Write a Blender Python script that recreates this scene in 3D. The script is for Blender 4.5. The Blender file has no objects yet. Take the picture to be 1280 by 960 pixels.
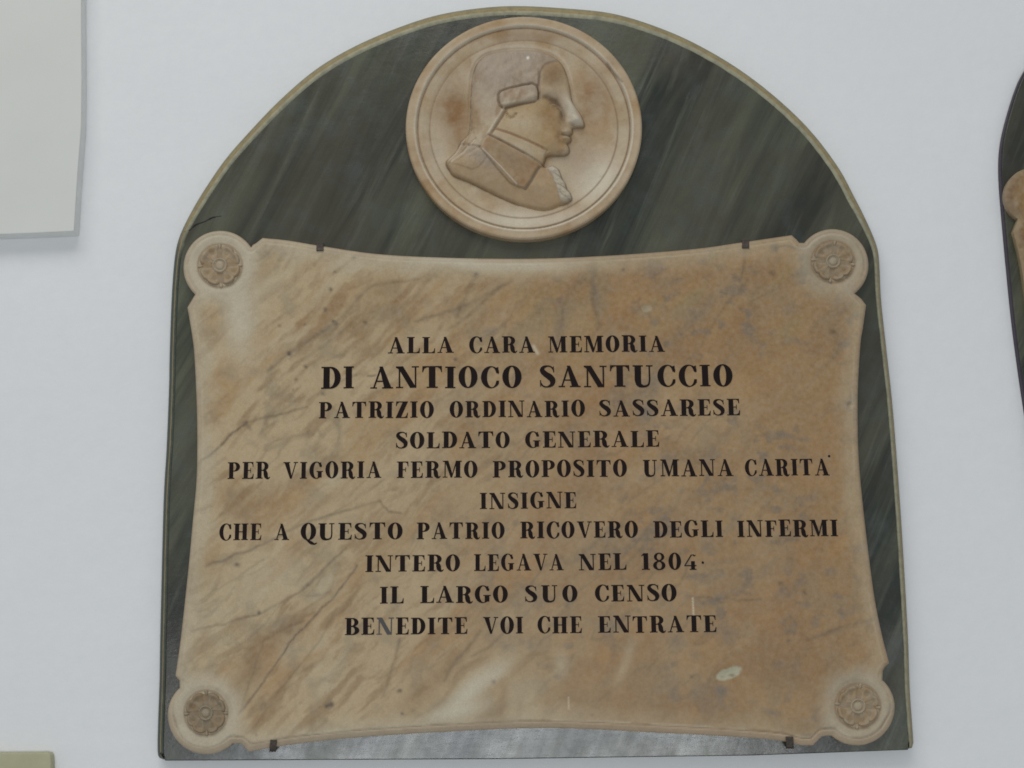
import bpy, math, random
import numpy as np
from mathutils import Vector, Matrix
from mathutils.geometry import delaunay_2d_cdt

random.seed(4)
C = bpy.context.scene.collection
sc = bpy.context.scene

# ------------------------------------------------------------------ camera
F, PITCH, YAW, ROLL = 1700.0, math.radians(10.41), math.radians(0.80), math.radians(-0.657)
CAM = Vector((0.0, -1.722, 1.62))
cp, sp, cw, sw, cr, sr = math.cos(PITCH), math.sin(PITCH), math.cos(YAW), math.sin(YAW), math.cos(ROLL), math.sin(ROLL)
fwd = Vector((sw*cp, cw*cp, sp)); rt0 = Vector((cw, -sw, 0)); up0 = rt0.cross(fwd)
rgt = cr*rt0 + sr*up0; upv = -sr*rt0 + cr*up0
cam_d = bpy.data.cameras.new('camera'); cam = bpy.data.objects.new('camera', cam_d); C.objects.link(cam)
cam.matrix_world = Matrix(((rgt.x, upv.x, -fwd.x, CAM.x), (rgt.y, upv.y, -fwd.y, CAM.y), (rgt.z, upv.z, -fwd.z, CAM.z), (0, 0, 0, 1)))
cam_d.sensor_width = 36; cam_d.lens = 36*F/1280; cam_d.clip_end = 100
sc.camera = cam

# ------------------------------------------------------------------ light: soft daylight of a portico, no direct sun
W = bpy.data.worlds.new('World'); sc.world = W; W.use_nodes = True
bg = W.node_tree.nodes['Background']; bg.inputs[0].default_value = (0.90, 0.95, 1.0, 1); bg.inputs[1].default_value = 0.325

def lamp(name, loc, aim, sx, sy, power, col):
    l = bpy.data.lights.new(name, 'AREA'); l.shape = 'RECTANGLE'; l.size = sx; l.size_y = sy; l.energy = power; l.color = col
    o = bpy.data.objects.new(name, l); C.objects.link(o); o.location = loc
    o.rotation_euler = (Vector(aim) - Vector(loc)).to_track_quat('-Z', 'Y').to_euler()
    return o
lamp('daylight_high', (-0.9, -2.45, 4.9), (0.0, 0, 1.6), 3.4, 1.8, 56, (1.0, 0.985, 0.955))
lamp('daylight_low', (0.0, -3.4, 1.20), (0, 0, 1.45), 2.0, .42, 27, (0.90, 0.95, 1.0))
sc.view_settings.view_transform = 'Standard'; sc.view_settings.look = 'None'
sc.cycles.filter_width = 1.7
sc.view_settings.exposure = 0.0; sc.view_settings.gamma = 1.0

# ------------------------------------------------------------------ helpers
def to_wall(P, depth):
    """points of the photograph carried onto the vertical plane 'depth' metres in front of the wall -> x, z"""
    P = np.atleast_2d(np.asarray(P, float))
    r, u, f = np.array(rgt), np.array(upv), np.array(fwd)
    d = ((P[:, :1]-640)/F)*r - ((P[:, 1:2]-480)/F)*u + f
    s = (-depth - CAM.y)/d[:, 1:2]
    return np.stack([CAM.x + d[:, 0]*s[:, 0], CAM.z + d[:, 2]*s[:, 0]], 1)

def hash2(ix, iy, seed):
    n = (ix.astype(np.int64)*374761393 + iy.astype(np.int64)*668265263 + seed*1442695041) & 0xffffffff
    n = ((n ^ (n >> 13))*1274126177) & 0xffffffff
    return ((n ^ (n >> 16)) & 0xffff)/65535.0
def vnoise(x, y, seed=0):
    ix, iy = np.floor(x), np.floor(y); fx, fy = x-ix, y-iy
    fx = fx*fx*(3-2*fx); fy = fy*fy*(3-2*fy)
    a, b, c, d = hash2(ix, iy, seed), hash2(ix+1, iy, seed), hash2(ix, iy+1, seed), hash2(ix+1, iy+1, seed)
    return (a*(1-fx)+b*fx)*(1-fy) + (c*(1-fx)+d*fx)*fy
def fbm(x, y, seed=0, octs=5):
    s = 0; amp = .5
    for k in range(octs):
        s = s + amp*vnoise(x, y, seed+k*17); x = x*2.03+11.3; y = y*2.03+5.7; amp *= .5
    return s/(1-.5**octs)
def sstep(a, b, x):
    t = np.clip((x-a)/(b-a), 0, 1); return t*t*(3-2*t)
def gauss(x, y, cx, cy, rx, ry=None, ang=0):
    ry = ry or rx; a = math.radians(ang); c, s = math.cos(a), math.sin(a)
    u = (x-cx)*c - (y-cy)*s; v = (x-cx)*s + (y-cy)*c
    return np.exp(-(u/rx)**2-(v/ry)**2)
def dseg(P, pts):
    """distance of P to an open polyline"""
    best = np.full(len(P), 1e9)
    for a, b in zip(pts[:-1], pts[1:]):
        a, b = np.array(a, float), np.array(b, float); ab = b-a; L = (ab**2).sum()+1e-12
        t = np.clip(((P-a)@ab)/L, 0, 1); q = P-(a+t[:, None]*ab)
        best = np.minimum(best, (q**2).sum(1))
    return np.sqrt(best)
def inside(P, poly):
    poly = np.asarray(poly, float); x, y = P[:, 0], P[:, 1]; r = np.zeros(len(P), bool)
    j = len(poly)-1
    for i in range(len(poly)):
        xi, yi = poly[i]; xj, yj = poly[j]
        if yi != yj:
            r ^= ((yi > y) != (yj > y)) & (x < (xj-xi)*(y-yi)/(yj-yi)+xi)
        j = i
    return r
def sdf(P, poly):
    """positive inside"""
    pl = [tuple(p) for p in poly]; d = dseg(P, pl+[pl[0]])
    return np.where(inside(P, poly), d, -d)
def spline(pts, step=3.0, closed=False):
    """Catmull-Rom through pts"""
    P = [np.array(p, float) for p in pts]; n = len(P); out = []
    for i in range(n if closed else n-1):
        p1, p2 = P[i], P[(i+1) % n]
        p0 = P[i-1] if (closed or i > 0) else 2*p1-p2
        p3 = P[(i+2) % n] if (closed or i+2 < n) else 2*p2-p1
        k = max(1, int(np.linalg.norm(p2-p1)/step))
        for j in range(k):
            t = j/k
            out.append(.5*((2*p1)+(-p0+p2)*t+(2*p0-5*p1+4*p2-p3)*t*t+(-p0+3*p1-3*p2+p3)*t**3))
    if not closed: out.append(P[-1])
    return [tuple(q) for q in out]
def arc(cx, cy, r, a0, a1, n):
    """angles in degrees, y down, clockwise on screen when a1 > a0"""
    return [(cx+r*math.cos(math.radians(a0+(a1-a0)*i/(n-1))), cy+r*math.sin(math.radians(a0+(a1-a0)*i/(n-1)))) for i in range(n)]
def lin(c):
    c = np.asarray(c, float)/255.0
    return np.where(c <= .04045, c/12.92, ((c+.055)/1.055)**2.4)
def mixc(a, b, t):
    return a*(1-t[:, None]) + b*t[:, None]

def link(name, me, mat, parent=None):
    o = bpy.data.objects.new(name, me); C.objects.link(o)
    if mat and not me.materials: me.materials.append(mat)
    if parent: o.parent = parent
    return o
def tag(o, label=None, cat=None, kind=None, group=None):
    for k, v in (('label', label), ('category', cat), ('kind', kind), ('group', group)):
        if v: o[k] = v
    return o
def empty(name, loc):
    o = bpy.data.objects.new(name, None); C.objects.link(o); o.location = loc; o.empty_display_size = .1
    return o
def new_mesh(name, V, Fc, smooth=True, cols=None, normals=None):
    me = bpy.data.meshes.new(name); me.from_pydata([tuple(v) for v in V], [], [tuple(f) for f in Fc])
    if cols is not None:
        a = me.color_attributes.new('Col', 'FLOAT_COLOR', 'POINT')
        buf = np.ones((len(V), 4), np.float32); buf[:, :3] = cols; a.data.foreach_set('color', buf.ravel())
    me.polygons.foreach_set('use_smooth', [smooth]*len(me.polygons))
    me.update()
    if normals is not None: me.normals_split_custom_set_from_vertices([tuple(n) for n in normals])
    return me

def tri_fill(outline, spacing, extra=None):
    """outline polygon + jitter-free staggered interior points -> 2D verts, faces (all inside outline)"""
    o = np.array(outline); mn, mx = o.min(0), o.max(0)
    pts = []
    if spacing:
        ys = np.arange(mn[1], mx[1], spacing*.866)
        g = []
        for i, y in enumerate(ys):
            xs = np.arange(mn[0]+(spacing/2 if i % 2 else 0), mx[0], spacing)
            g.append(np.stack([xs, np.full_like(xs, y)], 1))
        g = np.concatenate(g); d = sdf(g, outline); g = g[d > spacing*.55]
        pts = g
    n = len(o)
    allp = [Vector(p) for p in o]+[Vector(p) for p in pts]
    v, e, f, *_ = delaunay_2d_cdt(allp, [(i, (i+1) % n) for i in range(n)], [list(range(n))] if False else [], 0, 1e-7, False)
    V = np.array([tuple(p) for p in v]); T = np.array([t for t in f])
    cen = V[T].mean(1); T = T[inside(cen, outline)]
    a = V[T[:, 1]]-V[T[:, 0]]; b = V[T[:, 2]]-V[T[:, 0]]
    fl = (a[:, 0]*b[:, 1]-a[:, 1]*b[:, 0]) < 0          # y down: wind so that the face looks towards the viewer
    T[~fl] = T[~fl][:, ::-1]
    return V, T

def vnormals(V, T):
    n = np.cross(V[T[:, 1]]-V[T[:, 0]], V[T[:, 2]]-V[T[:, 0]]); N = np.zeros_like(V)
    for k in range(3): np.add.at(N, T[:, k], n)
    return N/(np.linalg.norm(N, axis=1)[:, None]+1e-20)

def relief(name, outline, spacing, base, hfn, cfn, mat, parent, origin, back=0.0, regions=None, plane=0.0):
    """a carved stone piece: outline in photo pixels, hfn(P, d) = height in mm over the base plane"""
    V2, T = tri_fill(outline, spacing)
    d = np.maximum(sdf(V2, outline), 0)
    h = hfn(V2, d); col = cfn(V2, d, h)
    xz = to_wall(V2, base+plane)
    V = np.stack([xz[:, 0], -(base+h/1000), xz[:, 1]], 1) - np.array(origin)
    # side walls
    N = vnormals(V, T)
    n = len(outline); key = {}
    O = np.array(outline)
    from_idx = [int(np.argmin(((V2-q)**2).sum(1))) for q in O]
    parts = [(name, np.ones(len(T), bool))] if regions is None else regions(V2[T].mean(1))
    out = []
    for k, (nm, m) in enumerate(parts):
        Tk = T[m]
        if len(Tk) == 0: continue
        u, inv = np.unique(Tk, return_inverse=True); Tk = inv.reshape(-1, 3)
        Vk, Nk, Ck = V[u], N[u], col[u]
        if k == 0:
            ring = V[from_idx]; rb = ring.copy(); rb[:, 1] = -back - origin[1]
            cen = ring.mean(0); sn = []
            for i in range(n):
                t = ring[(i+1) % n]-ring[i-1]; s = np.array([t[2], 0, -t[0]]); sn.append(s/(np.linalg.norm(s)+1e-12))
            sn = np.array(sn)
            area = sum(ring[i][0]*ring[(i+1) % n][2]-ring[(i+1) % n][0]*ring[i][2] for i in range(n))
            if area < 0: sn = -sn
            b0 = len(Vk); Vk = np.concatenate([Vk, ring, rb]); Nk = np.concatenate([Nk, sn, sn])
            Ck = np.concatenate([Ck, col[from_idx], col[from_idx]])
            q = []
            for i in range(n):
                j = (i+1) % n
                q.append((b0+i, b0+j, b0+n+j, b0+n+i) if area < 0 else (b0+j, b0+i, b0+n+i, b0+n+j))
            Fk = [tuple(t) for t in Tk]+q
        else:
            Fk = Tk
        me = new_mesh(nm, Vk, Fk, True, Ck, Nk)
        out.append(link(nm, me, mat, parent if k == 0 or parent is None else parent))
    return out

def slab_solid(name, polys, depth0, depth1, mat, parent, origin, bevel=0):
    """flat prism between two distances from the wall; polygon in photo pixels taken at depth1"""
    xz = to_wall(polys, depth1); n = len(xz)
    area = sum(xz[i][0]*xz[(i+1) % n][1]-xz[(i+1) % n][0]*xz[i][1] for i in range(n))
    if area < 0: xz = xz[::-1]
    V = [(x-origin[0], -depth1-origin[1], z-origin[2]) for x, z in xz]+[(x-origin[0], -depth0-origin[1], z-origin[2]) for x, z in xz]
    Fc = [tuple(range(n)), tuple(range(2*n-1, n-1, -1))]+[(i, n+i, n+(i+1) % n, (i+1) % n) for i in range(n)]
    me = new_mesh(name, V, Fc, False); o = link(name, me, mat, parent)
    if bevel:
        b = o.modifiers.new('bevel', 'BEVEL'); b.width = bevel; b.segments = 3; b.limit_method = 'ANGLE'; b.angle_limit = .6
    return o

# ------------------------------------------------------------------ materials
class NT:
    def __init__(s, name):
        s.m = bpy.data.materials.new(name); s.m.use_nodes = True; s.t = s.m.node_tree; s.b = s.t.nodes['Principled BSDF']
        s.tc = s.n('ShaderNodeTexCoord').outputs['Object']
    def n(s, typ, **kw):
        x = s.t.nodes.new(typ)
        for k, v in kw.items():
            if k in x.inputs: x.inputs[k].default_value = v
            else: setattr(x, k, v)
        return x
    def l(s, a, b): s.t.links.new(a, b)
    def noise(s, scale, detail=6, rough=.6, vec=None, dist=0):
        x = s.n('ShaderNodeTexNoise'); x.inputs['Scale'].default_value = scale; x.inputs['Detail'].default_value = detail
        x.inputs['Roughness'].default_value = rough; x.inputs['Distortion'].default_value = dist
        s.l(vec or s.tc, x.inputs['Vector']); return x.outputs['Fac']
    def mapping(s, rot, scale):
        x = s.n('ShaderNodeMapping'); x.inputs['Rotation'].default_value = rot; x.inputs['Scale'].default_value = scale
        if any(rot):
            x.inputs['Scale'].default_value = (1, 1, 1); s.l(s.tc, x.inputs['Vector'])
            y = s.n('ShaderNodeMapping'); y.inputs['Scale'].default_value = scale; s.l(x.outputs['Vector'], y.inputs['Vector']); return y.outputs['Vector']
        s.l(s.tc, x.inputs['Vector']); return x.outputs['Vector']
    def ramp(s, fac, stops):
        x = s.n('ShaderNodeValToRGB'); e = x.color_ramp.elements
        while len(e) < len(stops): e.new(.5)
        for k, (p, c) in enumerate(stops):
            e[k].position = p; e[k].color = (c, c, c, 1) if isinstance(c, (int, float)) else (*c, 1)
        s.l(fac, x.inputs['Fac']); return x.outputs['Color']
    def mix(s, fac, a, b, mode='MIX'):
        x = s.n('ShaderNodeMix', data_type='RGBA', blend_type=mode)
        if isinstance(fac, (int, float)): x.inputs[0].default_value = fac
        else: s.l(fac, x.inputs[0])
        for i, v in ((6, a), (7, b)):
            if isinstance(v, tuple): x.inputs[i].default_value = (*v, 1)
            else: s.l(v, x.inputs[i])
        return x.outputs[2]
    def bump(s, h, strength, dist, prev=None):
        x = s.n('ShaderNodeBump'); x.inputs['Strength'].default_value = strength; x.inputs['Distance'].default_value = dist
        s.l(h, x.inputs['Height'])
        if prev: s.l(prev, x.inputs['Normal'])
        return x.outputs['Normal']
    def done(s, col=None, rough=None, nrm=None, spec=.5):
        for v, k in ((col, 'Base Color'), (rough, 'Roughness')):
            if v is None: continue
            if isinstance(v, tuple): s.b.inputs[k].default_value = (*v, 1)
            elif isinstance(v, (int, float)): s.b.inputs[k].default_value = v
            else: s.l(v, s.b.inputs[k])
        if nrm: s.l(nrm, s.b.inputs['Normal'])
        s.b.inputs['Specular IOR Level'].default_value = spec
        return s.m

def mat_plaster():
    m = NT('white_plaster')
    a = m.noise(3.0, 3); b = m.noise(55, 5); c = m.noise(420, 3); e = m.noise(1.1, 3)
    col = m.mix(m.ramp(a, [(.35, 0), (.7, 1)]), (.81, .815, .81), (.83, .835, .83))
    col = m.mix(m.ramp(b, [(.35, 0.0), (.7, .6)]), col, (.77, .785, .79))
    col = m.mix(m.ramp(e, [(.35, 0), (.65, .3)]), col, (.78, .79, .79))
    n = m.bump(a, .5, .012); n = m.bump(b, .30, .0022, n); n = m.bump(c, .22, .0006, n)
    return m.done(col, .8, n, .25)
def mat_carved():
    m = NT('cream_marble'); at = m.n('ShaderNodeVertexColor'); at.layer_name = 'Col'
    f = m.noise(700, 4); g = m.noise(160, 5)
    col = m.mix(m.ramp(f, [(.3, .25), (.7, 0)]), at.outputs['Color'], (.16, .11, .07))
    col = m.mix(m.ramp(g, [(.35, 0), (.7, .16)]), col, (.62, .52, .40))
    n = m.bump(g, .12, .0010); n = m.bump(f, .12, .0003, n)
    r = m.ramp(g, [(.3, .40), (.7, .56)])
    return m.done(col, r, n, .22)
def mat_slab():
    m = NT('dark_green_marble')
    v = m.mapping((0, math.radians(-28), 0), (17, 17, 1.7)); s1 = m.noise(1, 6, .6, v, .7)
    v2 = m.mapping((0, math.radians(-24), 0), (70, 70, 5.5)); s2 = m.noise(1, 5, .6, v2, .5)
    w = m.noise(5.5, 4); cl = m.noise(26, 5); gr = m.noise(900, 3)
    col = m.mix(m.ramp(s1, [(.38, 0), (.62, 1)]), (.022, .027, .019), (.112, .117, .074))
    col = m.mix(m.ramp(s2, [(.54, 0), (.70, .6)]), col, (.135, .142, .100))
    col = m.mix(m.ramp(w, [(.42, 0), (.62, .55)]), col, (.058, .046, .030))
    col = m.mix(m.ramp(cl, [(.52, 0), (.75, .4)]), col, (.065, .082, .078))
    col = m.mix(m.ramp(gr, [(.35, .25), (.6, 0)]), col, (.02, .022, .02))
    r = m.mix(1.0, m.ramp(s2, [(.35, .22), (.7, .29)]), m.ramp(cl, [(.35, .75), (.7, 1.15)]), 'MULTIPLY')
    hb = m.noise(1, 5, .65, m.mapping((0, .05, 0), (60, 60, 170)), .6)
    pt = m.noise(9, 4); n = m.bump(cl, .22, .0016); n = m.bump(hb, .15, .0009, n)
    return m.done(col, r, n, .6)
def mat_rim():
    m = NT('rim_paint'); at = m.n('ShaderNodeVertexColor'); at.layer_name = 'Col'
    g = m.noise(140, 5); f = m.noise(600, 3)
    col = m.mix(m.ramp(g, [(.42, 0), (.65, .28)]), at.outputs['Color'], (.06, .062, .045))
    col = m.mix(m.ramp(f, [(.5, 0), (.75, .12)]), col, (.42, .38, .27))
    return m.done(col, .5, m.bump(g, .3, .001), .4)
def mat_letter(name, c, c2):
    m = NT(name); g = m.noise(260, 5); f = m.noise(1100, 3)
    oi = m.n('ShaderNodeObjectInfo')
    col = m.mix(m.ramp(g, [(.55, 0), (.85, 1)]), c, c2)
    col = m.mix(m.ramp(oi.outputs['Random'], [(0, 0), (1, .12)]), col, c2)
    return m.done(col, .75, m.bump(f, .25, .0004), .12)
def mat_plain(name, c, c2, scale, rough, bd=.001, spec=.4):
    m = NT(name); g = m.noise(scale, 6); f = m.noise(scale*9, 3)
    col = m.mix(m.ramp(g, [(.35, 0), (.7, 1)]), c, c2)
    n = m.bump(g, .25, bd); n = m.bump(f, .15, bd*.3, n)
    return m.done(col, rough, n, spec)

M_wall = mat_plaster(); M_marble = mat_carved(); M_slab = mat_slab(); M_rim = mat_rim()
M_ink = mat_letter('black_lettering', (.013, .008, .008), (.040, .025, .018))
M_ink_worn = mat_letter('worn_lettering', (.09, .085, .088), (.20, .17, .14))
M_iron = mat_plain('rusty_iron', (.045, .035, .028), (.11, .085, .065), 300, .7)
M_board = mat_plain('pale_marble', (.67, .675, .625), (.71, .715, .665), 6, .5, .0012)
M_boardedge = mat_plain('pale_marble_edge', (.74, .75, .73), (.80, .81, .79), 60, .6)  # side colour lifted above the face to offset the shade there
M_olive = mat_plain('olive_stone', (.40, .385, .24), (.47, .45, .29), 30, .55)
M_purple = mat_plain('dark_edge', (.028, .018, .034), (.04, .03, .045), 60, .5)
M_chip = mat_plain('pale_filler', (.40, .42, .37), (.60, .60, .54), 160, .8, .003)
M_crack = mat_plain('crack_dark', (.015, .012, .012), (.03, .022, .02), 200, .8)  # near-black strip colour of the slab crack

# ------------------------------------------------------------------ wall
def wall():
    nx = 3.0
    V = [(-nx, 0, -.2), (nx, 0, -.2), (nx, 0, 4.2), (-nx, 0, 4.2), (-nx, .3, -.2), (nx, .3, -.2), (nx, .3, 4.2), (-nx, .3, 4.2)]
    Fc = [(0, 1, 2, 3), (7, 6, 5, 4), (0, 4, 5, 1), (1, 5, 6, 2), (2, 6, 7, 3), (3, 7, 4, 0)]
    tag(link('wall', new_mesh('wall', V, Fc, False), M_wall), kind='structure')
wall()

# ------------------------------------------------------------------ the memorial
D_SLAB, D_TAB, D_MED = .022, .024, .023
org_xz = to_wall([(668, 945)], 0)[0]
ORG = (org_xz[0], 0.0, org_xz[1])
plaque = tag(empty('memorial_plaque', ORG), 'arched dark green marble memorial with cream inscribed tablet and round portrait medallion above it', 'memorial plaque')

edge = spline([(204, 950), (198, 948), (195.4, 931), (198, 847), (198.8, 795), (203, 628), (206.8, 560), (210, 480), (210.5, 448), (213, 375),
    (216.7, 323), (221, 300), (229.6, 279), (242.5, 255), (254, 236), (280, 198), (311, 162.5), (348, 124), (392, 86), (440, 57),
    (495, 33), (544, 17), (592, 8.6), (640, 5), (700, 7.5), (769, 15), (837, 37), (892, 64), (940, 95), (985, 132), (1020, 168),
    (1051, 210), (1067, 240), (1081, 267), (1094, 296), (1099.5, 313), (1101, 334), (1103, 375), (1109, 430), (1117, 503),
    (1124, 590), (1130, 678), (1136.7, 795), (1139, 862), (1143.5, 929), (1141.5, 935.5), (1136, 936.5)], 4)
E = np.array(edge)
for _ in range(6): E[12:-12] = (.25*E[:-2]+.5*E[1:-1]+.25*E[2:])[11:-11]
tan_ = np.gradient(E, axis=0); tan_ /= np.linalg.norm(tan_, axis=1)[:, None]
nin = np.stack([-tan_[:, 1], tan_[:, 0]], 1)      # inward
# width of the bevel along the edge
ypx, xpx = E[:, 1], E[:, 0]
wbev = np.interp(ypx, [0, 60, 250, 330, 500, 900, 955], [13, 12.5, 11, 7.5, 7.5, 7.5, 7.0])
wbev = np.where((xpx < 400) & (ypx > 300), wbev+1.2, wbev)
wbev[[0, -1]] = [3, 3]; 
def rim():
    olive, tan, dark, light = lin((134, 126, 92))*1.15, lin((146, 128, 88))*1.2, lin((64, 72, 64)), lin((172, 168, 140))*1.2
    prof = [(0.0, 0.0), (0.0, 12.0), (.10, 14.5), (.30, 17.6), (.52, 19.6), (.70, 21.0), (.78, 22.2), (.90, 23.0), (1.0, 23.0), (1.12, 22.5), (1.2, 21.6)]
    n = len(E); V = []; Cc = []
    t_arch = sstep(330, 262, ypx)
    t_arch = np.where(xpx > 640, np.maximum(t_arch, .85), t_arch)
    nz = fbm(xpx/9, ypx/9, 3)
    for i in range(n):
        for (a, h) in prof:
            w = a*wbev[i]*(1+.10*(nz[i]-.5)); p = E[i]+nin[i]*w
            q = to_wall([p], .018)[0]; V.append((q[0]-ORG[0], -h/1000, q[1]-ORG[2]))
            ta = t_arch[i]
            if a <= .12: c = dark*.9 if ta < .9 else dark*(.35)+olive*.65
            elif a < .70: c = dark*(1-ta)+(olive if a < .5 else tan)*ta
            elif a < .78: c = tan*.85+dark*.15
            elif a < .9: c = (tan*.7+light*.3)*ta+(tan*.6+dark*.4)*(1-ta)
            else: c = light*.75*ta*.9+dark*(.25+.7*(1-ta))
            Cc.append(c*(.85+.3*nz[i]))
    m = len(prof); Fc = [(i*m+k, i*m+k+1, (i+1)*m+k+1, (i+1)*m+k) for i in range(n-1) for k in range(m-1)]
    Fc = [f[::-1] for f in Fc]
    Fc += [tuple(range(m)), tuple(range((n-1)*m+m-1, (n-1)*m-1, -1))]
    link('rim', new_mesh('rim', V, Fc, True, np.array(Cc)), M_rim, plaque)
rim()
inner = E+nin*wbev[:, None]*.99
sl = [tuple(p) for p in inner]
sl = [(206, 951)]+[(p[0], min(p[1], 947)) for p in sl[3:-3]]+[(1135.5, 937.5), (940, 944.5), (620, 949)]
slab_o = slab_solid('back_slab', sl, 0.0, D_SLAB, M_slab, plaque, ORG, .0012)

# ---- tablet outline
def tablet_outline():
    o = []
    o += arc(275, 334, 46, 100+33, 360-33, 40)           # top left roundel
    o += [(316, 305.5), (319, 304)]
    o += spline([(328, 297), (358, 300), (398, 306.5), (470, 317), (552, 321.5), (660, 323), (763, 319), (866, 311), (928, 302.5), (990, 293.5)], 3)
    o += [(996, 299), (999.5, 303)]
    o += arc(1041, 331, 45, 180+38, 360+52, 40)
    o += [(1077, 373)]
    o += spline([(1083, 381), (1079, 410), (1076, 430), (1073, 480), (1072.5, 530), (1074, 575), (1080, 640), (1092, 737), (1102, 790), (1112, 829)], 3)
    o += [(1107, 834), (1104, 838.5)]
    o += arc(1072, 885, 47, -48, 132, 40)
    o += [(1034, 920), (1028, 921)]
    o += spline([(1017, 932), (1000, 931.5), (968, 925), (890, 919.5), (811, 915.5), (732, 911.5), (660, 910.5), (556, 915), (447, 922), (379, 929), (345, 934), (310, 940)], 3)
    o += [(304, 933), (300, 930)]
    o += arc(257, 895, 48, 46, 360-133, 40)
    o += [(224, 850.5)]
    o += spline([(219, 845), (226, 795), (235, 712), (240.5, 653), (245.5, 595), (246, 524), (243, 450), (240, 420), (234, 384)], 3)
    return o
TAB = tablet_outline()
# drop near-duplicate points
def clean(o, eps=.8):
    r = [o[0]]
    for p in o[1:]:
        if math.hypot(p[0]-r[-1][0], p[1]-r[-1][1]) > eps: r.append(p)
    if math.hypot(r[0][0]-r[-1][0], r[0][1]-r[-1][1]) < eps: r.pop()
    return r
TAB = clean(TAB)
ROS = [(275, 332, 27.5, 27), (1041, 327, 27, 26), (257.5, 891, 27, 28), (1072, 882.5, 28, 28)]

def tab_h(P, d):
    x, y = P[:, 0], P[:, 1]
    bot = sstep(880, 905, y); topm = sstep(345, 325, y); gs = .30+.8*bot+.45*topm; gs = gs+.7*(np.minimum.reduce([np.hypot(x-q[0], y-q[1]) for q in ROS]) < 50); gs = gs*(.5+vnoise(x/30, y/30, 77))
    wd = 5.0+3.6*bot
    h = 12.5 - (3.2+2.5*bot)*np.clip(1-d/wd, 0, 1)**(1.7-.5*bot)
    h = h - 1.3*gs*np.exp(-((d-wd-.4)/1.1)**2)
    h = h + .5*(fbm(x/45, y/45, 5, 3)-.5)
    for cx, cy, rx, ry in ROS:                # sunk ground round each rosette
        r = np.hypot((x-cx)/rx, (y-cy)/ry)
        h = h - 1.3*sstep(1.28, 1.05, r)
    # chips
    h = h - 3.0*gauss(x, y, 911, 842, 13, 7, 15) - 1.6*gauss(x, y, 808, 386, 6, 4, 20) - 4*gauss(x, y, 1062, 506, 3, 3)
    h = h - 3*gauss(x, y, 1110, 832, 3.5, 2.5, 40)
    return h

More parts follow.
